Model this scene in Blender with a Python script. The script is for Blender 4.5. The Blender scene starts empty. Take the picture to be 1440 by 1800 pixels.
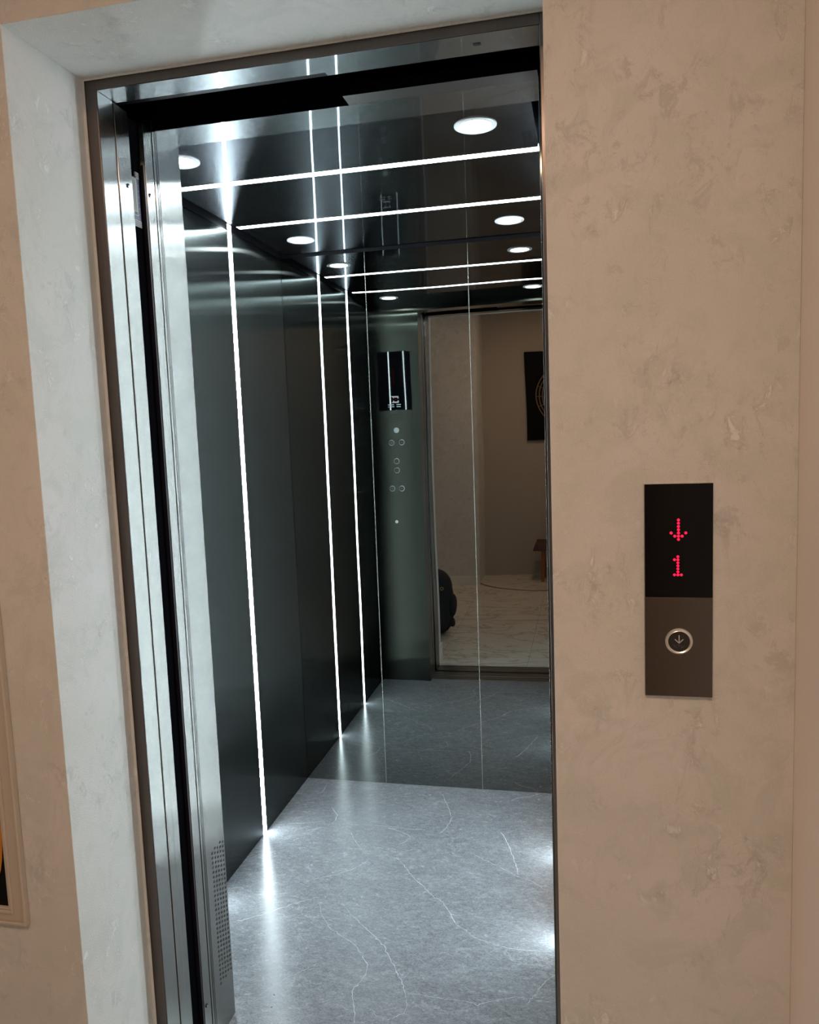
import bpy, bmesh, math, random
from mathutils import Vector, Matrix
random.seed(7)
COL = bpy.context.scene.collection
PI = math.pi

# ------------------------------------------------------------------ dimensions (metres)
XL, XR = -0.268, 0.898          # cabin side walls
YF, YB = 0.552, 1.946           # cabin front (inner face) and mirror face
H = 2.300                       # cabin ceiling
Y1, Y2 = 0.992, 1.457           # light strip rings
XO, XO2 = 0.029, 0.892          # car opening
ZO = 2.253                      # opening height
FX0, FX1 = 0.030, 0.905         # landing opening inside the steel frame
HR = 1.279                      # hall right wall
HB = -2.930                     # hall far wall
HH = 2.750                      # hall ceiling
HLX = -2.4                      # hall left wall

# ------------------------------------------------------------------ helpers
def link(o, parent=None):
    COL.objects.link(o)
    if parent is not None: o.parent = parent
    return o
def tag(o, label, cat=None, group=None, kind=None):
    if label: o['label'] = label
    if cat: o['category'] = cat
    if group: o['group'] = group
    if kind: o['kind'] = kind
    return o
def thing(name, label, cat, loc=(0, 0, 0), group=None):
    o = bpy.data.objects.new(name, None); link(o); o.location = loc
    o.empty_display_size = 0.05
    return tag(o, label, cat, group)
def obj(name, bm, mats, parent=None, smooth=False, bevel=0.0, seg=2):
    bmesh.ops.recalc_face_normals(bm, faces=bm.faces)
    me = bpy.data.meshes.new(name); bm.to_mesh(me); bm.free()
    if not isinstance(mats, (list, tuple)): mats = [mats]
    for m in mats: me.materials.append(m)
    if smooth:
        for p in me.polygons: p.use_smooth = True
    o = bpy.data.objects.new(name, me); link(o, parent)
    if parent is not None:
        o.location = -Vector(parent_world(parent))
    if bevel > 0:
        b = o.modifiers.new('b', 'BEVEL'); b.width = bevel; b.segments = seg
        b.limit_method = 'ANGLE'; b.angle_limit = math.radians(40)
    return o
def parent_world(p):
    v = Vector(p.location)
    while p.parent is not None:
        p = p.parent; v += p.location
    return v
def struct(name, bm, mats, **k):
    o = obj(name, bm, mats, **k); o['kind'] = 'structure'; return o
def box(bm, x0, x1, y0, y1, z0, z1, mi=0):
    vs = [bm.verts.new((x, y, z)) for x in (x0, x1) for y in (y0, y1) for z in (z0, z1)]
    q = [(0, 1, 3, 2), (4, 6, 7, 5), (0, 4, 5, 1), (2, 3, 7, 6), (0, 2, 6, 4), (1, 5, 7, 3)]
    for f in q:
        fa = bm.faces.new([vs[i] for i in f]); fa.material_index = mi
def bx(*a):
    bm = bmesh.new(); box(bm, *a); return bm
def cyl(bm, c, axis, r, h, n=40, r2=None, mi=0):
    """solid cylinder starting at c running h along axis"""
    r2 = r if r2 is None else r2
    a = Vector(axis).normalized(); t = a.orthogonal().normalized(); b = a.cross(t)
    c = Vector(c)
    v1 = [bm.verts.new(c + r * (math.cos(i*2*PI/n) * t + math.sin(i*2*PI/n) * b)) for i in range(n)]
    v2 = [bm.verts.new(c + a*h + r2 * (math.cos(i*2*PI/n) * t + math.sin(i*2*PI/n) * b)) for i in range(n)]
    fs = [bm.faces.new(v1[::-1]), bm.faces.new(v2)]
    for i in range(n): fs.append(bm.faces.new((v1[i], v1[(i+1) % n], v2[(i+1) % n], v2[i])))
    for f in fs: f.material_index = mi
def ring(bm, c, axis, prof, n=48, mi=0):
    """lathe closed profile [(r,h)...] about axis"""
    a = Vector(axis).normalized(); t = a.orthogonal().normalized(); b = a.cross(t); c = Vector(c)
    rows = []
    for i in range(n):
        d = math.cos(i*2*PI/n) * t + math.sin(i*2*PI/n) * b
        rows.append([bm.verts.new(c + r*d + h*a) for r, h in prof])
    m = len(prof)
    for i in range(n):
        for j in range(m):
            f = bm.faces.new((rows[i][j], rows[i][(j+1) % m], rows[(i+1) % n][(j+1) % m], rows[(i+1) % n][j]))
            f.material_index = mi; f.smooth = False
def prism(bm, pts, vec, mi=0):
    a = [bm.verts.new(p) for p in pts]; b = [bm.verts.new(Vector(p) + Vector(vec)) for p in pts]
    n = len(pts)
    fs = [bm.faces.new(a[::-1]), bm.faces.new(b)]
    for i in range(n): fs.append(bm.faces.new((a[i], a[(i+1) % n], b[(i+1) % n], b[i])))
    for f in fs: f.material_index = mi

# ------------------------------------------------------------------ materials
def new_mat(name):
    m = bpy.data.materials.new(name); m.use_nodes = True
    nt = m.node_tree; nt.nodes.clear()
    out = nt.nodes.new('ShaderNodeOutputMaterial')
    return m, nt, out
def N(nt, t, **k):
    n = nt.nodes.new(t)
    for a, v in k.items():
        if a in n.inputs.keys(): n.inputs[a].default_value = v
        else: setattr(n, a, v)
    return n
def L(nt, a, b): nt.links.new(a, b)
def coords(nt, scale=(1, 1, 1), rot=(0, 0, 0)):
    g = nt.nodes.new('ShaderNodeNewGeometry')
    mp = nt.nodes.new('ShaderNodeMapping'); mp.inputs['Scale'].default_value = scale
    mp.inputs['Rotation'].default_value = rot
    L(nt, g.outputs['Position'], mp.inputs['Vector']); return mp.outputs['Vector']
def noise(nt, vec, scale, detail=5, rough=.55, dist=0.0):
    n = N(nt, 'ShaderNodeTexNoise'); n.inputs['Scale'].default_value = scale
    n.inputs['Detail'].default_value = detail; n.inputs['Roughness'].default_value = rough
    n.inputs['Distortion'].default_value = dist
    L(nt, vec, n.inputs['Vector']); return n.outputs['Fac']
def ramp(nt, fac, stops):
    r = nt.nodes.new('ShaderNodeValToRGB'); e = r.color_ramp.elements
    e[0].position, e[0].color = stops[0][0], (*stops[0][1], 1)
    e[1].position, e[1].color = stops[-1][0], (*stops[-1][1], 1)
    for p, c in stops[1:-1]:
        x = e.new(p); x.color = (*c, 1)
    L(nt, fac, r.inputs['Fac']); return r.outputs['Color']
def mixc(nt, fac, a, b, mode='MIX'):
    m = nt.nodes.new('ShaderNodeMix'); m.data_type = 'RGBA'; m.blend_type = mode
    for sock, val in ((m.inputs[0], fac), (m.inputs[6], a), (m.inputs[7], b)):
        if hasattr(val, 'links') or hasattr(val, 'is_linked'): L(nt, val, sock)
        elif isinstance(val, (int, float)): sock.default_value = val
        else: sock.default_value = (*val, 1)
    return m.outputs[2]
def bumpn(nt, h, strength, dist):
    b = nt.nodes.new('ShaderNodeBump'); b.inputs['Strength'].default_value = strength
    b.inputs['Distance'].default_value = dist; L(nt, h, b.inputs['Height']); return b.outputs['Normal']
def simple(name, col, rough=.5, metal=0.0, spec=.5, emit=None, es=0.0):
    m, nt, out = new_mat(name); p = N(nt, 'ShaderNodeBsdfPrincipled')
    p.inputs['Base Color'].default_value = (*col, 1); p.inputs['Roughness'].default_value = rough
    p.inputs['Metallic'].default_value = metal; p.inputs['Specular IOR Level'].default_value = spec
    if emit: p.inputs['Emission Color'].default_value = (*emit, 1); p.inputs['Emission Strength'].default_value = es
    L(nt, p.outputs[0], out.inputs[0]); return m
def metal(name, col, tangent, sharp_rough=.03, rx=.5, ry=.05, mixf=.5,
          grain=None, warp=0.0, warp_scale=(1, 1, 1), grain_amt=.12):
    """brushed sheet metal: a sharp lobe plus a lobe spread across the brushing"""
    m, nt, out = new_mat(name)
    c = None
    if grain:
        f = noise(nt, coords(nt, grain), 1.0, 3, .7)
        c = mixc(nt, f, tuple(x*(1-grain_amt) for x in col), tuple(min(1, x*(1+grain_amt)) for x in col))
    g1 = N(nt, 'ShaderNodeBsdfAnisotropic'); g1.inputs['Roughness'].default_value = sharp_rough
    g2 = N(nt, 'ShaderNodeBsdfAnisotropic'); q = math.sqrt(rx*ry); g2.inputs['Roughness'].default_value = q
    g2.inputs['Anisotropy'].default_value = 1 - ry/q
    t = N(nt, 'ShaderNodeCombineXYZ')
    for i in range(3): t.inputs[i].default_value = tangent[i]
    L(nt, t.outputs[0], g2.inputs['Tangent'])
    for g in (g1, g2):
        g.inputs['Color'].default_value = (*col, 1)
        if c: L(nt, c, g.inputs['Color'])
    if warp > 0:
        h = noise(nt, coords(nt, warp_scale), 1.0, 1, .4)
        nn = bumpn(nt, h, 1.0, warp)
        L(nt, nn, g1.inputs['Normal']); L(nt, nn, g2.inputs['Normal'])
    mx = N(nt, 'ShaderNodeMixShader'); mx.inputs[0].default_value = mixf
    L(nt, g1.outputs[0], mx.inputs[1]); L(nt, g2.outputs[0], mx.inputs[2])
    L(nt, mx.outputs[0], out.inputs[0]); return m
def emis(name, col, s):
    m, nt, out = new_mat(name); e = N(nt, 'ShaderNodeEmission')
    e.inputs[0].default_value = (*col, 1); e.inputs[1].default_value = s
    L(nt, e.outputs[0], out.inputs[0]); return m
def plaster(name, base):
    """mottled stucco-look wallcovering"""
    m, nt, out = new_mat(name)
    v = coords(nt)
    big = noise(nt, v, 2.6, 4, .6, .6)
    mid = noise(nt, v, 9, 6, .68, 1.2)
    st = noise(nt, coords(nt, (34, 34, 20)), 1.0, 9, .78, .7)
    fine = noise(nt, v, 420, 2, .5)
    a = mixc(nt, ramp(nt, big, [(.35, (0, 0, 0)), (.65, (1, 1, 1))]), tuple(x*y for x, y in zip(base, (.94, .93, .90))), tuple(x*y for x, y in zip(base, (1.03, 1.0, 1.02))))
    a = mixc(nt, ramp(nt, mid, [(.40, (1, 1, 1)), (.52, (0, 0, 0))]), a, tuple(x*y for x, y in zip(base, (.905, .91, .89))))
    patch = ramp(nt, noise(nt, v, 6.5, 3, .6, .5), [(.50, (0, 0, 0)), (.60, (1, 1, 1))])
    fl = mixc(nt, 1.0, ramp(nt, st, [(.54, (0, 0, 0)), (.60, (1, 1, 1))]), patch, 'MULTIPLY')
    a = mixc(nt, fl, a, tuple(min(1, x*1.17) for x in base))
    patch2 = ramp(nt, noise(nt, coords(nt, (1, 1, 1), (1, 2, 3)), 5.5, 3, .6, .5), [(.50, (0, 0, 0)), (.60, (1, 1, 1))])
    fl2 = mixc(nt, 1.0, ramp(nt, noise(nt, coords(nt, (30, 30, 22), (.5, .2, .9)), 1.0, 9, .8, .6), [(.53, (0, 0, 0)), (.58, (1, 1, 1))]), patch2, 'MULTIPLY')
    a = mixc(nt, fl2, a, tuple(x*.82 for x in base))
    a = mixc(nt, .10, a, ramp(nt, fine, [(.3, (.35, .33, .3)), (.7, (.9, .88, .85))]), 'OVERLAY')
    p = N(nt, 'ShaderNodeBsdfPrincipled'); L(nt, a, p.inputs['Base Color'])
    p.inputs['Roughness'].default_value = .62; p.inputs['Specular IOR Level'].default_value = .25
    hsum = N(nt, 'ShaderNodeMath', operation='ADD'); L(nt, fl, hsum.inputs[0]); L(nt, fine, hsum.inputs[1])
    L(nt, bumpn(nt, hsum.outputs[0], .55, .0014), p.inputs['Normal'])
    L(nt, p.outputs[0], out.inputs[0]); return m
def stone_floor(name):
    m, nt, out = new_mat(name)
    v = coords(nt); vs = coords(nt, (1.0, 2.1, 1), (0, 0, math.radians(-28)))
    n1 = noise(nt, vs, 5.5, 10, .74, .9)
    n2 = noise(nt, vs, 38, 9, .78, 1.0)
    n4 = noise(nt, vs, 150, 5, .75, .6)
    a = ramp(nt, n1, [(.30, (.080, .083, .090)), (.5, (.135, .140, .150)), (.70, (.215, .222, .236))])
    b = ramp(nt, n2, [(.36, (.055, .058, .064)), (.5, (.145, .150, .160)), (.64, (.30, .306, .32))])
    a = mixc(nt, .48, a, b)
    a = mixc(nt, .28, a, ramp(nt, n4, [(.38, (.04, .042, .046)), (.60, (.33, .336, .35))]))
    # faint natural veining
    for sc, w, amt, rot in ((2.2, .010, .30, .5), (4.1, .009, .22, 2.1), (7.5, .009, .16, 1.2)):
        n3 = noise(nt, coords(nt, (1, 1.6, 1), (0, 0, rot)), sc, 7, .62, 1.2)
        vein = ramp(nt, n3, [(.5-w, (0, 0, 0)), (.5, (1, 1, 1)), (.5+w, (0, 0, 0))])
        brk = ramp(nt, noise(nt, v, 4+sc, 3), [(.5, (0, 0, 0)), (.62, (1, 1, 1))])
        k = mixc(nt, 1.0, vein, brk, 'MULTIPLY')
        k2 = mixc(nt, amt, (0, 0, 0), k)
        a = mixc(nt, k2, a, (.45, .46, .475))
    p = N(nt, 'ShaderNodeBsdfPrincipled'); L(nt, a, p.inputs['Base Color'])
    rr = ramp(nt, n2, [(.3, (.17, .17, .17)), (.7, (.30, .30, .30))]); L(nt, rr, p.inputs['Roughness'])
    p.inputs['Specular IOR Level'].default_value = .42
    L(nt, bumpn(nt, n2, .12, .0006), p.inputs['Normal'])
    L(nt, p.outputs[0], out.inputs[0]); return m
def marble_floor(name):
    m, nt, out = new_mat(name)
    g = nt.nodes.new('ShaderNodeNewGeometry')
    n1 = noise(nt, coords(nt, (1, 2.5, 1), (0, 0, .35)), 1.6, 8, .6, 1.4)
    vein = ramp(nt, n1, [(.475, (0, 0, 0)), (.5, (1, 1, 1)), (.525, (0, 0, 0))])
    n2 = noise(nt, coords(nt, (1, 2.2, 1), (0, 0, .2)), 4.5, 8, .6, 1.6)
    vein2 = ramp(nt, n2, [(.48, (0, 0, 0)), (.5, (.6, .6, .6)), (.52, (0, 0, 0))])
    a = mixc(nt, vein, (.70, .67, .61), (.42, .37, .31))
    a = mixc(nt, vein2, a, (.50, .45, .39))
    br = N(nt, 'ShaderNodeTexBrick'); br.offset = 0.0
    br.inputs['Scale'].default_value = 1.0; br.inputs['Mortar Size'].default_value = .0016
    br.inputs['Brick Width'].default_value = .6; br.inputs['Row Height'].default_value = .6
    br.inputs['Color1'].default_value = br.inputs['Color2'].default_value = (0, 0, 0, 1)
    br.inputs['Mortar'].default_value = (1, 1, 1, 1)
    L(nt, g.outputs['Position'], br.inputs['Vector'])
    a = mixc(nt, br.outputs['Color'], a, (.40, .36, .31))
    # round brown inlay line let into the floor in front of the far wall
    sub = N(nt, 'ShaderNodeVectorMath', operation='DISTANCE'); L(nt, g.outputs['Position'], sub.inputs[0])
    sub.inputs[1].default_value = (.65, -2.9, 0)
    r = N(nt, 'ShaderNodeMath', operation='SUBTRACT'); L(nt, sub.outputs['Value'], r.inputs[0]); r.inputs[1].default_value = .782
    ab = N(nt, 'ShaderNodeMath', operation='ABSOLUTE'); L(nt, r.outputs[0], ab.inputs[0])
    lt = N(nt, 'ShaderNodeMath', operation='LESS_THAN'); L(nt, ab.outputs[0], lt.inputs[0]); lt.inputs[1].default_value = .018
    a = mixc(nt, lt.outputs[0], a, (.24, .12, .06))
    p = N(nt, 'ShaderNodeBsdfPrincipled'); L(nt, a, p.inputs['Base Color']); p.inputs['Roughness'].default_value = .16
    L(nt, p.outputs[0], out.inputs[0]); return m

M = {}
M['wallpaper'] = plaster('stucco_wallcovering', (.64, .662, .655))
M['paint'] = simple('smooth_light_paint', (.86, .80, .75), .6)
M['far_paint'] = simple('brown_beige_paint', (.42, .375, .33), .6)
M['white_paint'] = simple('white_paint', (.74, .73, .70), .4)
M['stone'] = stone_floor('grey_veined_stone')
M['vein'] = simple('white_vein', (.40, .41, .425), .32)
M['marble'] = marble_floor('cream_marble')
# the second argument is the direction of the brushing
M['mirror'] = metal('tinted_mirror_steel', (.245, .262, .254), (0, 0, 1), .0, .3, .03, .0, warp=.0016, warp_scale=(2.2, 1, 1.3))
M['mirror_edge'] = simple('polished_edge', (.80, .80, .76), .25, 1.0)
M['side_steel'] = metal('side_wall_steel', (.120, .128, .126), (0, 0, 1), .045, .80, .028, 1.0, grain=(3, 60, 3), warp=.0028, warp_scale=(1, 2.0, 1.1), grain_amt=.07)
M['ceiling_steel'] = metal('ceiling_steel', (.25, .265, .29), (0, 1, 0), .012, .55, .05, .50, grain=(700, 700, 700), grain_amt=.35, warp=.0006, warp_scale=(2.5, 2, 1))
M['front_steel'] = metal('front_panel_steel', (.080, .085, .070), (0, 0, 1), .06, .75, .03, 1.0, grain=(60, 3, 4), warp=.0025, warp_scale=(2, 1, 3), grain_amt=.06)
M['jamb_steel'] = metal('brushed_jamb_steel', (.37, .365, .35), (0, 0, 1), .07, .85, .06, 1.0, grain=(1, 260, 5), grain_amt=.16, warp=.0007, warp_scale=(1, 2, 2.0))
M['soffit_steel'] = metal('soffit_steel', (.50, .53, .55), (0, 1, 0), .03, .5, .06, .6, grain=(600, 600, 600), grain_amt=.25)
M['frame_steel'] = metal('frame_face_steel', (.15, .125, .115), (0, 0, 1), .12, .6, .2, .8, grain=(400, 3, 5))
M['bronze'] = metal('dark_bronze_mirror', (.125, .105, .088), (0, 0, 1), .10, .4, .2, .6, grain=(300, 3, 500), grain_amt=.05)
M['black'] = simple('gap_shade_black', (.003, .003, .004), 1.0, 0, .0)  # flat black standing in for the shade inside the gaps
M['black_gap'] = simple('black_rubber', (.010, .010, .012), .35, 0, .4)
M['black_plastic'] = simple('light_curtain_plastic', (.010, .009, .014), .3, 0, .35)
M['glass'] = simple('black_display_glass', (.003, .003, .004), .03, 0, .15)
M['chrome'] = simple('chrome', (.85, .84, .80), .28, 1.0)
M['button'] = simple('button_black', (.018, .016, .015), .22)
M['legend'] = simple('button_legend', (.55, .53, .50), .4)
M['legend_dim'] = simple('button_legend_dim', (.10, .095, .09), .4)
M['aluminium'] = simple('sill_aluminium', (.34, .36, .36), .3, 1.0)
M['channel'] = simple('channel_aluminium', (.75, .76, .78), .35, 1.0)
M['lamp_rim'] = simple('lamp_rim_white', (.82, .83, .84), .25)
M['led'] = emis('led_white', (.79, .94, 1.0), 60.0)
M['lamp'] = emis('downlight_white', (.88, .97, 1.0), 32.0)
M['red'] = emis('red_led', (1.0, .012, .055), 1.9)
M['red_dim'] = emis('red_led_dim', (1.0, .03, .05), .22)
M['logo'] = simple('logo_white', (.75, .78, .78), .35)
M['logo_red'] = emis('logo_red', (.8, .02, .05), .35)
M['label_white'] = simple('label_paper', (.26, .23, .22), .5)
M['label_navy'] = simple('label_navy', (.012, .012, .06), .35)
M['label_ink'] = simple('label_ink', (.07, .06, .06), .5)
M['hole'] = simple('hole_black', (.006, .006, .006), .8)
M['cream'] = simple('cream_moulding', (.50, .46, .40), .5)
M['cloth'] = simple('backpack_nylon', (.008, .009, .014), .75)
M['badge'] = simple('backpack_badge', (.25, .24, .08), .5)
M['amber'] = simple('amber_glaze', (.55, .22, .02), .3)
M['wood'] = simple('stool_wood', (.30, .10, .028), .35)
M['seat'] = simple('stool_seat', (.060, .022, .014), .5)
M['canvas'] = simple('picture_black', (.004, .004, .005), .6, 0, .1)
M['warm_lamp'] = emis('hall_lamp', (1.0, .72, .48), 6.0)

# ------------------------------------------------------------------ hall
bm = bmesh.new()
box(bm, HLX, 0.0, 0.0, 0.2235, 0, HH); box(bm, 0.92, HR, 0.0, 0.2235, 0, HH); box(bm, 0.0, 0.92, 0.0, 0.2235, 2.2754, HH)
# plaster lip against the steel frame
box(bm, -.001, .0055, .2195, .2235, 0, 2.2760); box(bm, .0055, .92, .2195, .2235, 2.2715, 2.2760)
struct('wall_front', bm, M['wallpaper'], bevel=.0012)
struct('wall_hall_right', bx(HR, HR+.15, HB-.15, 0.20, 0, HH), M['paint'])
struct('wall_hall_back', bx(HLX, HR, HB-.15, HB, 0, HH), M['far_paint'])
struct('wall_hall_left', bx(HLX-.15, HLX, HB-.15, 0.20, 0, HH), M['wallpaper'])
struct('wall_hall_pier', bx(-1.3, -.022, HB, -2.44, 0, HH), M['wallpaper'])
struct('ceiling_hall', bx(HLX-.15, HR+.15, HB-.15, .20, HH, HH+.12), M['white_paint'])
struct('floor_hall', bx(HLX-.15, HR+.15, HB-.15, .205, -.06, 0), M['marble'])
struct('baseboard_pier', bx(-1.3, -.020, -2.44, -2.428, 0, .085), M['white_paint'], bevel=.002)
struct('baseboard_front', bx(HLX, 0.0, -.012, 0.0, 0, .09), M['white_paint'], bevel=.002)
struct('baseboard_jamb', bx(0.0, .010, -.012, .19, 0, .095), M['white_paint'], bevel=.002)

# landing door frame
t = thing('landing_door_frame', 'thin dark grey-brown steel door frame lining the lift opening in the wall', 'door frame', (.47, .24, 0))
for x0, x1 in ((.0035, FX0), (FX1, .9195)):
    bm = bmesh.new(); box(bm, x0, x1, .2240, .2275, 0, 2.276)
    obj('jamb', bm, M['frame_steel'], t, bevel=.0014)
obj('head', bx(FX0, FX1, .2240, .2275, ZO, 2.276), M['frame_steel'], t, bevel=.0006)
# returns, with brushed steel facing the opening
for nm, x0, x1 in (('jamb_return', FX0-.024, FX0-.0005), ('jamb_return', FX1+.0005, FX1+.010)):
    bm = bmesh.new(); box(bm, x0, x1, .2276, .2785, 0, ZO)
    obj(nm, bm, M['jamb_steel'], t, bevel=.0005)
bm = bmesh.new(); box(bm, FX0, .489, .2276, .290, ZO+.0003, 2.275); box(bm, .489, FX1, .2276, .303, ZO+.0003, 2.275)
hd = obj('head_return', bm, M['soffit_steel'], t)
bm = bmesh.new(); box(bm, .783, .797, .2605, .2685, ZO-.0006, ZO+.0004); obj('slot', bm, M['hole'], hd)

# landing sliding door panels, stowed to the left
t = thing('landing_sliding_door', 'brushed steel landing door leaf slid open, outer edge of the left stack', 'elevator door', (-.2, .29, 0))
obj('leaf', bx(-.44, FX0, .2832, .3085, .004, 2.251), M['jamb_steel'], t, bevel=.0006)
lf = obj('edge_return', bx(-.44, FX0-.0004, .3088, .3335, .004, 2.251), M['jamb_steel'], t, bevel=.0006)
bm = bmesh.new(); cyl(bm, (FX0-.0006, .3170, 2.095), (1, 0, 0), .0045, .0014, 20)
sc = obj('screw', bm, M['hole'], lf)
bm = bmesh.new(); cyl(bm, (FX0+.0004, .3178, 2.0935), (1, 0, 0), .0022, .0008, 16)
obj('screw_head', bm, M['channel'], t)

# dark slot with the infrared safety edge
t = thing('light_curtain', 'black vertical safety light strip in the dark slot between the two doors', 'safety sensor', (.01, .36, 0))
obj('housing', bx(-.060, .0178, .345, .3928, .0, 2.251), M['black'], t, bevel=.002)  # widened in flat black so the slot stays dark
obj('lens_strip', bx(.0179, .0275, .3868, .3928, .03, 2.16), M['black_plastic'], t, bevel=.0006)
bm = bmesh.new(); box(bm, 0.0180, 0.0188, 0.3500, 0.3795, 2.022, 2.140, 0)
sk = obj('sticker', bm, M['label_navy'], t); sk['label'] = 'navy and white printed sticker'
bm = bmesh.new()
box(bm, 0.0189, 0.0193, 0.3500, 0.3670, 2.045, 2.140)          # white column
box(bm, 0.0189, 0.0193, 0.3500, 0.3785, 2.126, 2.140)
box(bm, 0.0189, 0.0193, 0.3500, 0.3785, 2.022, 2.036)
obj('sticker_paper', bm, M['label_white'], sk)
bm = bmesh.new()
for k in range(3): box(bm, 0.0194, 0.0196, 0.3600, 0.3765, 2.1365-.0035*k, 2.1380-.0035*k)
for k in range(2): box(bm, 0.0194, 0.0196, 0.3530+.006*k, 0.3545+.006*k, 2.056, 2.120)
box(bm, 0.0194, 0.0196, 0.3525, 0.3645, 2.047, 2.053)
for k in range(3): box(bm, 0.0194, 0.0196, 0.3525, 0.3755, 2.0245+.0038*k, 2.0262+.0038*k)
obj('sticker_print', bm, M['label_ink'], sk)
bm = bmesh.new()
for k in range(6): box(bm, 0.0189, 0.0193, 0.3730, 0.3750, 2.112-.0125*k, 2.114-.0125*k)
obj('sticker_marks', bm, M['label_white'], sk)

# car door, stowed
t = thing('car_sliding_door', 'brushed steel inner car door leaf slid open beside the black slot', 'elevator door', (-.2, .395, 0))
cd = obj('leaf', bx(-.44, FX0-.001, .3935, .4265, .004, 2.251), M['jamb_steel'], t, bevel=.0006)
for z in (2.099, .137):
    bm = bmesh.new(); cyl(bm, (FX0-.0012, .4035, z), (1, 0, 0), .0045, .0014, 20)
    obj('screw', bm, M['hole'], t)
    bm = bmesh.new(); cyl(bm, (FX0-.0002, .4047, z-.002), (1, 0, 0), .0022, .0010, 16)
    obj('screw_head', bm, M['channel'], t)
# thin ribs (folded lips) on the stack faces
# black backing of the shaft, around the door stack
bm = bmesh.new()
box(bm, -.60, -.064, .3345, .3925, 0, 2.30)
box(bm, -.62, -.46, .2255, .54, 0, 2.42)
box(bm, .9300, 1.05, .2255, .60, 0, 2.42)
box(bm, -.62, 1.05, .2255, .60, 2.385, 2.42)
box(bm, -.46, 0.003, .2255, .2780, 0, 2.38)
struct('wall_shaft', bm, M['black'])
# door operator bar hidden in the head
bm = bmesh.new(); box(bm, FX0, .93, .318, .345, 2.305, 2.345); box(bm, -.4, .93, .36, .385, 2.29, 2.33)
tag(obj('door_track', bm, M['black_gap']), 'black door track in the dark gap above the lift opening', 'door track')

# sills
t = thing('door_sill', 'grooved aluminium door sill across the lift threshold', 'door sill', (.47, .37, 0))
bm = bmesh.new(); box(bm, -.46, .93, .2055, .318, -.03, -.006)
for y0, y1 in ((.2055, .226), (.236, .262), (.272, .296), (.306, .318)): box(bm, -.46, .93, y0, y1, -.006, 0)
obj('landing_sill', bm, M['aluminium'], t)
bm = bmesh.new(); box(bm, -.46, .93, .346, .500, -.03, -.006)
for y0, y1 in ((.346, .36), (.370, .39), (.40, .44), (.452, .470), (.480, .500)): box(bm, -.46, .93, y0, y1, -.006, 0)
obj('car_sill', bm, M['aluminium'], t)

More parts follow.
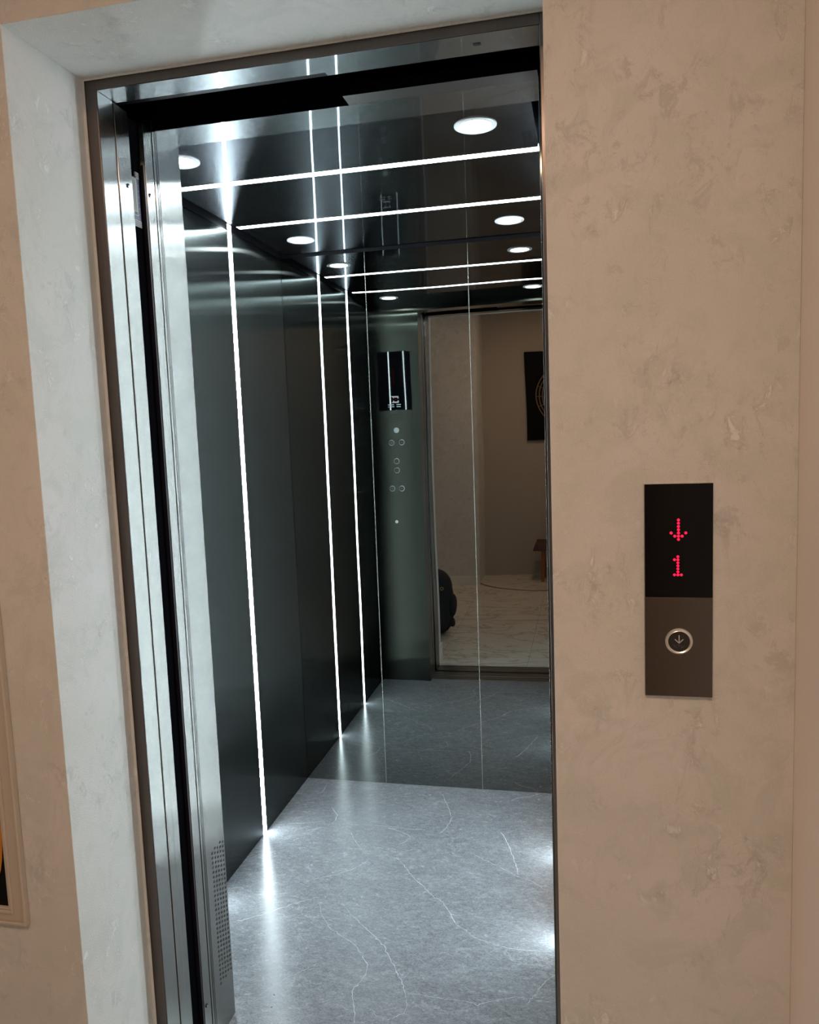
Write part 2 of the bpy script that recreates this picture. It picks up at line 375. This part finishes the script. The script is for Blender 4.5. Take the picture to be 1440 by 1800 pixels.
# ------------------------------------------------------------------ cabin shell
veins = [[(0.282,1.366,1.26),(0.323,1.32,0.99),(0.36,1.267,0.98),(0.412,1.21,1.2),(0.463,1.154,0.94),(0.503,1.123,0.93),(0.536,1.066,1.14),(0.562,1.018,1.35),(0.595,0.995,0.89),(0.627,0.965,0.88),(0.678,0.949,0.66),(0.721,0.938,0.65),(0.783,0.934,0.87),(0.863,0.94,0.87)],[(0.169,1.069,0.47),(0.217,1.015,0.46),(0.263,0.975,1.14),(0.318,0.927,1.11),(0.358,0.885,1.1),(0.392,0.833,1.29),(0.426,0.779,1.27),(0.455,0.728,1.04),(0.474,0.686,0.82),(0.485,0.653,0.81),(0.479,0.623,0.8),(0.455,0.606,0.6)],[(0.087,1.075,0.71),(0.121,0.999,0.46),(0.173,0.937,0.68),(0.221,0.905,0.67),(0.265,0.88,0.88),(0.302,0.839,1.09),(0.332,0.793,1.28),(0.339,0.76,1.27),(0.33,0.72,1.05),(0.319,0.687,1.25),(0.329,0.653,1.03),(0.348,0.613,1.22),(0.358,0.568,0.8)],[(0.639,1.604,1.59),(0.666,1.554,1.56),(0.689,1.484,1.53),(0.707,1.424,1.51),(0.724,1.36,1.23),(0.731,1.326,0.98)],[(-0.15,0.916,1.4),(-0.103,0.944,1.41),(-0.061,0.979,1.41),(-0.019,1.013,1.18),(0.01,1.041,0.95),(0.049,1.068,0.71),(0.081,1.093,0.48)],[(-0.002,1.161,0.49),(0.045,1.196,0.74),(0.095,1.225,0.99),(0.143,1.262,0.99),(0.173,1.304,0.75),(0.188,1.329,0.76)],[(0.474,0.7,0.62),(0.516,0.702,0.62),(0.549,0.697,0.82),(0.588,0.697,0.61),(0.638,0.699,0.61),(0.674,0.69,1.01),(0.711,0.714,0.61),(0.759,0.733,0.61),(0.796,0.742,0.61)],[(0.87,0.838,0.84),(0.852,0.819,0.84),(0.837,0.793,1.04),(0.826,0.76,1.03),(0.812,0.74,0.82),(0.804,0.717,0.81)],[(-0.245,1.531,0.83),(-0.173,1.545,0.83),(-0.103,1.568,0.82),(-0.077,1.576,0.82)],[(0.049,1.574,0.54),(0.142,1.579,0.65),(0.236,1.579,1.07),(0.293,1.57,0.8),(0.355,1.579,0.64)],[(-0.074,1.699,0.85),(-0.049,1.663,1.68),(-0.029,1.638,1.67),(-0.024,1.591,1.1),(-0.029,1.563,0.55)],[(-0.161,1.899,0.72),(-0.156,1.822,1.17),(-0.179,1.798,0.58)],[(0.358,1.895,0.87),(0.393,1.807,0.84),(0.415,1.751,1.11),(0.433,1.686,1.09)],[(0.201,1.57,1.61),(0.262,1.544,1.06),(0.305,1.516,1.05),(0.288,1.471,1.04),(0.262,1.451,1.03)],[(0.414,1.558,1.05),(0.431,1.613,1.07),(0.44,1.697,1.09)],[(0.656,1.855,1.41),(0.687,1.89,1.14),(0.733,1.907,1.14),(0.774,1.94,1.15)],[(0.528,1.451,0.51),(0.602,1.401,0.75),(0.673,1.352,0.74),(0.732,1.312,0.73),(0.781,1.292,0.73),(0.829,1.246,0.57)],[(0.053,0.596,0.33),(0.084,0.651,0.42),(0.114,0.698,0.43),(0.159,0.744,0.43),(0.189,0.779,0.35)],[(0.385,0.628,0.61),(0.41,0.607,0.6),(0.445,0.597,0.6),(0.465,0.616,0.6)],[(-0.247,1.087,0.99),(-0.206,1.101,0.74),(-0.195,1.092,0.49)],[(0.68,1.06,0.45),(0.73,1.063,0.54),(0.773,1.064,0.45)],[(0.067,1.515,0.8),(0.09,1.466,1.05),(0.135,1.407,0.52),(0.163,1.371,0.51)]]
bm = bmesh.new(); box(bm, XL-.03, XR+.03, .501, YB+.03, -.03, 0, 0)
for pl in veins:
    pts = []
    for i in range(len(pl)-1):
        a, b = pl[i], pl[i+1]; n = 6
        for k in range(n):
            f = k/n; pts.append([a[j]+(b[j]-a[j])*f for j in range(3)])
    pts.append(list(pl[-1]))
    for q in pts[1:-1]:
        q[0] += random.gauss(0, .0016); q[1] += random.gauss(0, .0016); q[2] *= random.uniform(.35, 1.35)
    pts[0][2] = .1; pts[-1][2] = .1
    prev = None
    for i, q in enumerate(pts):
        a = pts[max(0, i-1)]; b = pts[min(len(pts)-1, i+1)]
        d = Vector((b[0]-a[0], b[1]-a[1], 0)).normalized(); nn = Vector((-d.y, d.x, 0)) * q[2]*.001*.62
        c = Vector((q[0], q[1], .00025)); cur = (bm.verts.new(c+nn), bm.verts.new(c-nn))
        if prev:
            f = bm.faces.new((prev[0], prev[1], cur[1], cur[0])); f.material_index = 1
        prev = cur
struct('floor', bm, [M['stone'], M['vein']])
for x, y, r, lab in ((.1080, .6320, .0021, 'tiny black crumb on the grey cabin floor, the one farther from the doors'),
                     (.1190, .5860, .0018, 'tiny black crumb on the grey cabin floor, the one nearer the doors')):
    bm = bmesh.new(); bmesh.ops.create_icosphere(bm, subdivisions=1, radius=r)
    for v in bm.verts: v.co = Vector((x+v.co.x*1.3, y+v.co.y*random.uniform(.7, 1.2), r*.62+v.co.z*.6))
    o = obj('floor_crumb', bm, M['black_gap']); tag(o, lab, 'crumb', 'crumbs on the cabin floor')

# side walls: brushed steel with a slot for every light strip
def side_wall(name, xi, xo, m):
    bm = bmesh.new(); w = .0175
    ys = [.5505, Y1-w, Y1+w, Y2-w, Y2+w, YB+.03]
    for a, b in ((0, 1), (2, 3), (4, 5)):
        box(bm, xi, xo, ys[a], ys[b], .0002, 2.292, 0)
        xg = xi + (.004 if xo > xi else -.004)
        box(bm, xg, xo, ys[a], ys[b], 2.292, 2.345, 1)
    for y in (Y1, Y2):
        xs = xi + (.012 if xo > xi else -.012)
        box(bm, xs, xo, y-w, y+w, .0002, 2.345, 0)
    return struct(name, bm, [m, M['black_gap']])
side_wall('wall_left', XL, XL-.03, M['side_steel'])
side_wall('wall_right', XR, XR+.03, M['side_steel'])
struct('wall_back', bx(XL-.03, XR+.03, YB+.012, YB+.03, 0, 2.345), M['black_gap'])

# ceiling sheet, held off the walls by a dark joint
CX0, CX1, CY0, CY1 = XL+.034, XR-.034, .5535, YB-.020
bm = bmesh.new(); w = .0175
for a, b in ((CY0, Y1-w), (Y1+w, Y2-w), (Y2+w, CY1)): box(bm, CX0, CX1, a, b, H, H+.014)
for y in (Y1, Y2): box(bm, CX0, CX1, y-w, y+w, H+.010, H+.014)
struct('ceiling', bm, M['ceiling_steel'])
struct('ceiling_void', bx(XL-.03, XR+.03, .5535, YB+.03, 2.3452, 2.36), M['black'])

# front wall of the car: returns and transom
bm = bmesh.new()
box(bm, XL-.03, XO, .4305, YF, 0, 2.345)
fp = obj('wall_front_return', bm, [M['front_steel'], M['jamb_steel'], M['soffit_steel']], bevel=.0008)
fp['kind'] = 'structure'
for p in fp.data.polygons:
    if abs(p.normal.x) > .9: p.material_index = 1
bm = bmesh.new(); box(bm, XO2, XR+.03, .4305, YF, 0, 2.345)
fr = struct('wall_front_return_right', bm, [M['front_steel'], M['jamb_steel']], bevel=.0008)
for p in fr.data.polygons:
    if abs(p.normal.x) > .9: p.material_index = 1
bm = bmesh.new()
box(bm, XO+.0003, XO2-.0003, .4500, YF, ZO, 2.345); box(bm, .489, XO2-.0003, .4020, .4499, ZO, 2.275)
tr = struct('wall_front_transom', bm, [M['front_steel'], M['soffit_steel'], simple('dull_steel', (.19, .17, .165), .35, 1.0), M['black']])
for p in tr.data.polygons:
    c = p.center
    if p.normal.z < -.9: p.material_index = 2 if c.y < .45 else 1
    if p.normal.y < -.9: p.material_index = 3  # steel faces towards the hall coloured black as shade in the head gap
# thin folded lips that split the return into strips
bm = bmesh.new(); xf = XO+.0001
for y in (.4390, .4435, .4490):
    box(bm, xf-.0004, xf+.0005, y, y+.0006, .01, 2.25)
obj('fold_line', bm, M['hole'], fp)
# perforated vent at the foot of the return
bm = bmesh.new()
for j in range(5):
    for k in range(29):
        y = .4840 + j*.0146; z = .136 + k*.0128 + (.0064 if j % 2 else 0)
        cyl(bm, (XO-.0006, y, z), (1, 0, 0), .0033, .0009, 14)
vg = obj('vent_grille', bm, M['hole'], fp)

# mirror panels on the back wall
xs = [XL+.0005, .1002, .5296, XR-.0005]
labs = ['tall tinted mirror panel on the back wall, left one next to the steel side wall',
        'tall tinted mirror panel in the middle of the back wall, reflecting the button panel',
        'tall tinted mirror panel on the back wall, right one cut off by the door frame']
for i in range(3):
    a, b = xs[i]+.0009, xs[i+1]-.0009
    t = thing('mirror_panel', labs[i], 'mirror', ((a+b)/2, YB+.005, 0), 'tinted mirror panels on the back wall')
    n = 14; bm = bmesh.new(); bow = (.0, .0, .0)[i]
    g = [[None]*2 for _ in range(n+1)]
    box(bm, a, b, YB, YB+.0115, .0005, 2.291)
    obj('mirror_face', bm, M['mirror'], t)
    for e0, e1 in ((a-.0008, a+.0011), (b-.0011, b+.0008)):
        if e0 < XL+.002 or e1 > XR-.002: continue
        bm = bmesh.new(); prism(bm, [(e0, YB+.001, .0005), (e1, YB+.001, .0005), ((e0+e1)/2, YB-.0007, .0005)], (0, 0, 2.2905))
        obj('polished_edge', bm, M['mirror_edge'], t)
bm = bmesh.new(); box(bm, XL, XR, YB+.004, YB+.0118, 2.291, 2.345)
tr2 = struct('trim_ceiling', bm, M['black_gap'])

# light strips
def wall_strip(x, y, s, label):
    t = thing('light_strip', label, 'light strip', (x, y, 0), 'led strips in the cabin')
    bm = bmesh.new(); w = .0170
    x1 = x + s*.0115
    for q in (y-w, y+w-.0012): box(bm, min(x, x1), max(x, x1), q, q+.0012, .001, 2.316)
    obj('channel', bm, M['channel'], t)
    a, b = x+s*.001, x+s*.0075
    obj('diffuser', bx(min(a, b), max(a, b), y-w+.0013, y+w-.0013, .002, 2.316), M['led'], t)
wall_strip(XL, Y2, -1, 'glowing white vertical light strip on the left side wall, nearer the mirror')
wall_strip(XL, Y1, -1, 'white light strip on the left side wall, seen only in the mirror')
wall_strip(XR, Y2, 1, 'white vertical light strip on the right side wall near the mirror, out of direct view')
wall_strip(XR, Y1, 1, 'white vertical light strip on the right side wall near the doors, out of direct view')
for y, lab in ((Y1, 'white light strip across the cabin ceiling, nearer the doors'), (Y2, 'white light strip across the cabin ceiling, nearer the mirror')):
    t = thing('light_strip', lab, 'light strip', ((XL+XR)/2, y, H), 'led strips in the cabin')
    bm = bmesh.new(); w = .0170
    for q in (y-w, y+w-.0012): box(bm, CX0, CX1, q, q+.0012, H, H+.009)
    obj('channel', bm, M['channel'], t)
    obj('diffuser', bx(CX0, CX1, y-w+.0013, y+w-.0013, H+.001, H+.007), M['led'], t)

# ceiling downlights
first = None
for x, y, lab in ((-.0855, .773, 'round white downlight in the cabin ceiling, front left, half behind the door edge'),
                  (.7199, .773, 'large round white downlight in the cabin ceiling, front right'),
                  (-.0855, 1.704, 'round white downlight in the cabin ceiling, back left by the mirror'),
                  (.7199, 1.704, 'round white downlight in the cabin ceiling, back right by the mirror')):
    if first is None:
        t = thing('downlight', lab, 'ceiling light', (x, y, H), 'round downlights in the cabin ceiling')
        bm = bmesh.new(); ring(bm, (x, y, H), (0, 0, -1), [(.0395, 0), (.0535, 0), (.0530, .0022), (.0500, .0036), (.0430, .0040), (.0395, .0026)], 56)
        obj('trim_ring', bm, M['lamp_rim'], t)
        bm = bmesh.new(); cyl(bm, (x, y, H-.0004), (0, 0, -1), .0400, .0020, 56)
        obj('diffuser', bm, M['lamp'], t)
        first = t
    else:
        r = first.copy(); link(r); r.location = (x, y, H); r['label'] = lab
        for ch in list(first.children):
            c = ch.copy(); link(c); c.parent = r; c.location = ch.location

# ------------------------------------------------------------------ car operating panel (faces the mirror)
t = thing('car_operating_panel', 'button panel beside the cabin doors, seen only as a reflection in the mirror', 'elevator control panel', (-.13, YF, .72))
px0, px1 = -.232, -.026
obj('faceplate', bx(px0, px1, YF+.0003, YF+.004, .728, 1.674), M['front_steel'], t, bevel=.0008)
dg = obj('display_glass', bx(px0, px1, YF+.0003, YF+.0045, 1.6745, 2.021), simple('cabin_display_glass', (.003, .003, .004), .03, 0, .8), t, bevel=.0006)
bm = bmesh.new()
yy = YF+.0046; cx = -.133
def fl(bm, x0, x1, z0, z1): box(bm, x0, x1, yy, yy+.0004, z0, z1)
def dots(bm, cells, cx, z0, p, r, y, axis):
    for c, rw in cells: cyl(bm, (cx+c*p, y, z0-rw*p), axis, r, .0004, 12)
ARROW = [(0, k) for k in range(7)] + [(-2, 4), (2, 4), (-1, 5), (1, 5)]
ONE = [(0, k) for k in range(7)] + [(-1, 1), (-1, 6), (1, 6)]
ONE_BACK = [(-c, r) for c, r in ONE]
dots(bm, ARROW, cx, 1.915, .0052, .0019, yy, (0, 1, 0)); dots(bm, ONE_BACK, cx, 1.866, .0052, .0019, yy, (0, 1, 0))
obj('floor_readout', bm, M['red_dim'], dg)
# maker's mark: two white notched bars with a red line between and small caption rows
bm = bmesh.new(); lx = -.130
def poly(bm, pts): prism(bm, [(x, yy, z) for x, z in pts], (0, .0004, 0))
# as seen from the front of the panel (x mirrored in the photo)
poly(bm, [(lx-.026, 1.757), (lx+.023, 1.757), (lx+.023, 1.749), (lx-.012, 1.749)])
poly(bm, [(lx+.023, 1.749), (lx+.023, 1.743), (lx+.016, 1.743), (lx+.016, 1.749)])
poly(bm, [(lx-.012, 1.749), (lx-.004, 1.749), (lx-.010, 1.742)])
poly(bm, [(lx-.026, 1.717), (lx+.023, 1.717), (lx+.023, 1.725), (lx-.012, 1.725)])
poly(bm, [(lx+.023, 1.725), (lx+.023, 1.731), (lx+.016, 1.731), (lx+.016, 1.725)])
poly(bm, [(lx-.012, 1.725), (lx-.004, 1.725), (lx-.010, 1.732)])
fl(bm, lx+.008, lx+.036, 1.704, 1.709); fl(bm, lx-.045, lx-.008, 1.704, 1.709)
fl(bm, lx+.008, lx+.034, 1.692, 1.697); fl(bm, lx-.045, lx-.006, 1.692, 1.697)
lg = obj('logo', bm, M['logo'], dg)
bm = bmesh.new(); 
for k in range(7): fl(bm, lx-.024+.0068*k, lx-.020+.0068*k, 1.735, 1.739)
obj('logo_text', bm, M['logo_red'], dg)
bm = bmesh.new()
for r_, cnt in ((0, 4), (1, 7), (2, 11), (3, 6), (4, 4)):
    for k in range(cnt):
        cyl(bm, (cx+(k-(cnt-1)/2)*.0095, YF+.0038, 1.650-r_*.0105), (0, 1, 0), .0021, .0005, 10)
obj('speaker_grille', bm, M['hole'], t)
bm = bmesh.new(); cyl(bm, (-.129, YF+.0038, 1.555), (0, 1, 0), .0165, .0012, 32)
obj('indicator_lens', bm, M['logo'], t)
for x, z in ((-.163, 1.480), (-.098, 1.481), (-.134, 1.368), (-.134, 1.312), (-.167, 1.201), (-.106, 1.200)):
    bm = bmesh.new(); ring(bm, (x, YF+.004, z), (0, 1, 0), [(.0130, -.0005), (.0182, -.0005), (.0178, .0020), (.0160, .0030), (.0135, .0024)], 36)
    b_ = obj('button', bm, M['chrome'], t)
    bm = bmesh.new(); cyl(bm, (x, YF+.0035, z), (0, 1, 0), .0135, .0020, 32)
    obj('button_cap', bm, M['button'], b_)
    bm = bmesh.new()
    if z > 1.4:
        for s in (-1, 1): prism(bm, [(x+s*.001, YF+.0056, z+.004), (x+s*.001, YF+.0056, z-.004), (x+s*.0055, YF+.0056, z)], (0, .0002, 0))
    elif z > 1.3:
        box(bm, x-.0008, x+.0008, YF+.0056, YF+.0058, z-.005, z+.005)
        if z > 1.34: box(bm, x-.004, x-.0008, YF+.0056, YF+.0058, z-.005, z-.0036)
    else:
        ring(bm, (x, YF+.0056, z), (0, 1, 0), [(.0030, 0), (.0045, 0), (.0045, .0002), (.003, .0002)], 20)
    obj('button_symbol', bm, M['legend'], b_)
bm = bmesh.new(); ring(bm, (-.146, YF+.004, .997), (0, 1, 0), [(.0035, -.0005), (.0095, -.0005), (.0090, .0025), (.0040, .0025)], 28)
kx = obj('key_switch', bm, M['chrome'], t)
bm = bmesh.new(); cyl(bm, (-.146, YF+.0038, .997), (0, 1, 0), .0036, .0012, 16); obj('keyhole', bm, M['hole'], kx)

# ------------------------------------------------------------------ landing call plate
t = thing('landing_call_panel', 'tall landing call plate right of the opening with red floor display and round button', 'elevator call panel', (1.11, 0, 1.126))
qx0, qx1, qz0, qz1, qs = 1.0605, 1.1595, 1.1265, 1.4585, 1.2835
obj('backplate', bx(qx0-.0008, qx1+.0006, -.0045, -.0002, qz0-.0006, qz1+.0006), M['channel'], t)
obj('faceplate', bx(qx0, qx1, -.0078, -.0046, qz0, qs-.0002), M['bronze'], t, bevel=.0005)
dg = obj('display_glass', bx(qx0, qx1, -.0078, -.0046, qs+.0002, qz1), M['glass'], t, bevel=.0004)
yq = -.0079
def seq(cells, cx_, z0, p, r):
    bm = bmesh.new()
    for c, rw in cells: cyl(bm, (cx_+c*p, yq, z0-rw*p*.94), (0, -1, 0), r, .0004, 16)
    return bm
a_ = obj('arrow_readout', seq(ARROW, 1.1098, 1.4035, .0053, .00215), M['red'], dg)
o_ = obj('floor_number', seq(ONE, 1.1090, 1.3470, .0050, .00205), M['red'], dg)
bx_, bz_ = 1.1105, 1.2146
bm = bmesh.new(); ring(bm, (bx_, -.0078, bz_), (0, -1, 0), [(.0160, -.0005), (.0206, -.0005), (.0204, .0012), (.0193, .0022), (.0180, .0023), (.0166, .0015), (.0160, .0018)], 56)
rb = obj('call_button', bm, M['chrome'], t)
bm = bmesh.new(); cyl(bm, (bx_, -.0075, bz_), (0, -1, 0), .0163, .0016, 48)
obj('button_cap', bm, M['button'], rb)
bm = bmesh.new(); yb_ = -.0092
def stroke(bm, x0, z0, x1, z1, w=.0014):
    d = Vector((x1-x0, 0, z1-z0)).normalized(); n_ = Vector((-d.z, 0, d.x))*w/2
    A, B = Vector((x0, yb_, z0)), Vector((x1, yb_, z1))
    prism(bm, [A+n_, A-n_, B-n_, B+n_], (0, -.0002, 0))
stroke(bm, bx_, bz_+.0098, bx_, bz_-.0020); stroke(bm, bx_-.0062, bz_+.0035, bx_+.0004, bz_-.0030); stroke(bm, bx_+.0062, bz_+.0035, bx_-.0004, bz_-.0030)
obj('down_arrow', bm, M['legend'], rb)
bm = bmesh.new()
for c, r_ in ((-4, 0), (-4, 1), (-3, 1), (-1, 0), (0, 0), (0, 1), (2, 1), (2, 2), (4, 1), (3, 2), (-2.5, 2)):
    cyl(bm, (bx_+c*.0018, yb_, bz_-.0055-r_*.0020), (0, -1, 0), .00060, .0003, 10)
obj('braille_dots', bm, M['legend_dim'], rb)

# ------------------------------------------------------------------ moulded frame at the left on the landing wall
t = thing('wall_frame', 'cream moulded frame with amber and black picture on the wall left of the opening', 'picture frame', (-.45, 0, .61))
X1f, Z0f, X0f, Z1f = -.110, .612, -.78, 1.30
def frame_ring(name, ax0, ax1, az0, az1, wd, y0, y1, m, bev, par):
    bm = bmesh.new()
    out_ = [(ax0, az0), (ax1, az0), (ax1, az1), (ax0, az1)]
    inn = [(ax0+wd, az0+wd), (ax1-wd, az0+wd), (ax1-wd, az1-wd), (ax0+wd, az1-wd)]
    V = lambda p, y: bm.verts.new((p[0], y, p[1]))
    of, ob = [V(p, y0) for p in out_], [V(p, y1) for p in out_]
    if_, ib = [V(p, y0) for p in inn], [V(p, y1) for p in inn]
    for i in range(4):
        j = (i+1) % 4
        bm.faces.new((of[i], of[j], if_[j], if_[i])); bm.faces.new((ob[i], ib[i], ib[j], ob[j]))
        bm.faces.new((of[i], ob[i], ob[j], of[j])); bm.faces.new((if_[i], if_[j], ib[j], ib[i]))
    return obj(name, bm, m, par, bevel=bev)
frame_ring('outer_moulding', X0f, X1f, Z0f, Z1f, .006, -.014, -.0002, M['cream'], .002, t)
frame_ring('flat_border', X0f+.006, X1f-.006, Z0f+.006, Z1f-.006, .026, -.009, -.0002, M['cream'], .0008, t)
frame_ring('inner_moulding', X0f+.032, X1f-.028, Z0f+.022, Z1f-.032, .007, -.013, -.0002, M['cream'], .002, t)
frame_ring('inner_bead', X0f+.041, X1f-.035, Z0f+.029, Z1f-.041, .005, -.010, -.0002, M['cream'], .0015, t)
pc = obj('picture', bx(X0f+.046, X1f-.040, -.004, -.0004, Z0f+.034, Z1f-.046), M['canvas'], t)
bm = bmesh.new()
pts = []
for k in range(28):
    an = k*2*PI/28; pts.append((-.197+.043*math.cos(an), -.0042, .80+.115*math.sin(an)*(1+.12*math.cos(an))))
prism(bm, pts, (0, -.0006, 0)); obj('amber_shape', bm, M['amber'], pc)

# ------------------------------------------------------------------ hall things seen only in the mirror
# picture on the far wall
t = thing('wall_picture', 'black square picture with woven round motif on the far hall wall, seen in the mirror', 'picture', (.80, HB, 1.4))
cx, cz = .80, 1.84
obj('canvas', bx(.41, 1.19, HB+.0003, HB+.035, 1.40, 2.28), M['canvas'], t, bevel=.003)
bm = bmesh.new()
for k in range(9):
    r = .05+.031*k
    ring(bm, (cx, HB+.035, cz), (0, 1, 0), [(r-.005, 0), (r+.005, 0), (r+.003, .004), (r-.003, .004)], 48)
for k in range(18):
    an = k*2*PI/18; d = Vector((math.cos(an), 0, math.sin(an))); n_ = Vector((-d.z, 0, d.x))*.003
    A = Vector((cx, HB+.035, cz))+d*.045; B = Vector((cx, HB+.035, cz))+d*.30
    prism(bm, [A+n_, A-n_, B-n_, B+n_], (0, .003, 0))
obj('woven_motif', bm, simple('woven_straw', (.20, .13, .07), .7), t)
# stool
t = thing('wooden_stool', 'low wooden stool with dark seat by the far hall wall, seen in the mirror', 'stool', (.66, -2.66, 0))
bm = bmesh.new()
sx0, sx1, sy0, sy1 = .452, .86, -2.84, -2.50
lo = [bm.verts.new(v) for v in ((sx0, sy0, .315), (sx1, sy0, .315), (sx1, sy1, .315), (sx0, sy1, .315))]
hi = [bm.verts.new(v) for v in ((sx0+.03, sy0+.03, .395), (sx1-.03, sy0+.03, .395), (sx1-.03, sy1-.03, .395), (sx0+.03, sy1-.03, .395))]
bm.faces.new(lo[::-1]); bm.faces.new(hi)
for i in range(4): bm.faces.new((lo[i], lo[(i+1) % 4], hi[(i+1) % 4], hi[i]))
obj('seat', bm, M['seat'], t, bevel=.008)
for x in (.535, .735):
    for y in (-2.78, -2.56):
        bm = bmesh.new(); prism(bm, [(x+.004, y+.004, 0), (x+.038, y+.004, 0), (x+.038, y+.038, 0), (x+.004, y+.038, 0)], (0, 0, .3149))
        obj('leg', bm, M['wood'], t, bevel=.003)
# backpack
t = thing('backpack', 'black backpack standing on the hall floor left of the opening, seen in the mirror', 'backpack', (-.16, -.60, 0))
def lump(c, s, p=3.0, nu=24, nv=16, jit=.0, seed=1):
    """rounded super-ellipsoid"""
    bm = bmesh.new(); rnd = random.Random(seed)
    f = lambda v, e: math.copysign(abs(v)**e, v)
    rows = []
    for i in range(1, nv):
        th = -PI/2 + PI*i/nv; row = []
        for k in range(nu):
            ph = 2*PI*k/nu
            row.append(bm.verts.new((c[0]+s[0]*f(math.cos(th), 2/p)*f(math.cos(ph), 2/p)*(1-.10*max(0, math.sin(th))),
                                     c[1]+s[1]*f(math.cos(th), 2/p)*f(math.sin(ph), 2/p), c[2]+s[2]*f(math.sin(th), 2/p))))
        rows.append(row)
    b = bm.verts.new((c[0], c[1], c[2]-s[2])); a = bm.verts.new((c[0], c[1], c[2]+s[2]))
    for i in range(len(rows)-1):
        for k in range(nu): bm.faces.new((rows[i][k], rows[i][(k+1) % nu], rows[i+1][(k+1) % nu], rows[i+1][k]))
    for k in range(nu):
        bm.faces.new((b, rows[0][(k+1) % nu], rows[0][k])); bm.faces.new((a, rows[-1][k], rows[-1][(k+1) % nu]))
    for v in bm.verts:
        o_ = Vector((math.sin(v.co.z*37+v.co.y*21), math.sin(v.co.x*41+v.co.z*23), 0))*.003; v.co += o_
    return bm
obj('body', lump((-.155, -.60, .247), (.150, .105, .247), 3.2), M['cloth'], t, smooth=True)
obj('front_pocket', lump((-.150, -.495, .150), (.125, .045, .125), 3.0, seed=2), M['cloth'], t, smooth=True)
obj('side_pocket', lump((-.012, -.60, .215), (.028, .075, .085), 2.8, seed=3), M['cloth'], t, smooth=True)
obj('side_buckle', lump((-.020, -.595, .085), (.024, .030, .035), 2.6, seed=4), M['cloth'], t, smooth=True)
bm = bmesh.new()
prof = [(-.13, .485), (-.16, .507), (-.20, .507), (-.23, .485)]
for (xa, za), (xb, zb) in zip(prof, prof[1:]):
    d = Vector((xb-xa, 0, zb-za)); cyl(bm, (xa, -.60, za), d, .009, d.length, 12)
obj('carry_handle', bm, M['cloth'], t, smooth=True)
bm = bmesh.new(); ring(bm, (-.070, -.489, .365), (0, 1, 0), [(.008, 0), (.014, 0), (.014, .004), (.008, .004)], 20)
obj('badge', bm, M['badge'], t)

# ------------------------------------------------------------------ hall lamps
def area(name, loc, size, power, col, rot=(0, 0, 0), spread=180):
    l = bpy.data.lights.new(name, 'AREA'); l.shape = 'DISK'; l.size = size; l.energy = power; l.color = col
    l.spread = math.radians(spread)
    o = bpy.data.objects.new(name, l); link(o); o.location = loc; o.rotation_euler = rot
    return o
WARM = (1.0, .645, .43)
for x, y, pw, lab in ((.70, -1.65, 23, 'round warm ceiling lamp of the hall, nearer the lift'), (-.7, -2.2, .5, 'round warm ceiling lamp of the hall, nearer the far wall'), (-1.8, -.14, 3, 'round warm ceiling lamp added at the far left of the hall to brighten its right wall')):  # far-left lamp is added out of view to brighten the right wall
    t = thing('hall_downlight', lab, 'ceiling light', (x, y, HH), 'hall ceiling lamps')
    bm = bmesh.new(); ring(bm, (x, y, HH), (0, 0, -1), [(.085, 0), (.105, 0), (.103, .006), (.088, .008)], 40)
    obj('trim_ring', bm, M['lamp_rim'], t)
    bm = bmesh.new(); cyl(bm, (x, y, HH-.0005), (0, 0, -1), .086, .003, 40); obj('diffuser', bm, M['warm_lamp'], t)
    area('hall_lamp_light', (x, y, HH-.02), .17, pw, WARM)

# ------------------------------------------------------------------ world, camera, view
w = bpy.data.worlds.new('World'); bpy.context.scene.world = w; w.use_nodes = True
w.node_tree.nodes['Background'].inputs[0].default_value = (.01, .009, .008, 1); w.node_tree.nodes['Background'].inputs[1].default_value = .2
cd = bpy.data.cameras.new('camera'); cam = bpy.data.objects.new('camera', cd); link(cam)
cd.sensor_fit = 'HORIZONTAL'; cd.sensor_width = 36; cd.lens = 1363.67/1440*36; cd.clip_start = .02
fw = Vector((-0.21865085, 0.97006557, -0.10566265)); rt = Vector((0.97571071, 0.21585413, -0.0373577)); up = Vector((0.0134317, 0.11126447, 0.99370006))
mw = Matrix((( rt.x, up.x, -fw.x, .9689), (rt.y, up.y, -fw.y, -1.2383), (rt.z, up.z, -fw.z, 1.5553), (0, 0, 0, 1)))
cam.matrix_world = mw
sc = bpy.context.scene; sc.camera = cam
sc.view_settings.view_transform = 'Standard'; sc.view_settings.look = 'None'
sc.view_settings.exposure = 0.0; sc.view_settings.gamma = 1; sc.view_settings.use_curve_mapping = False
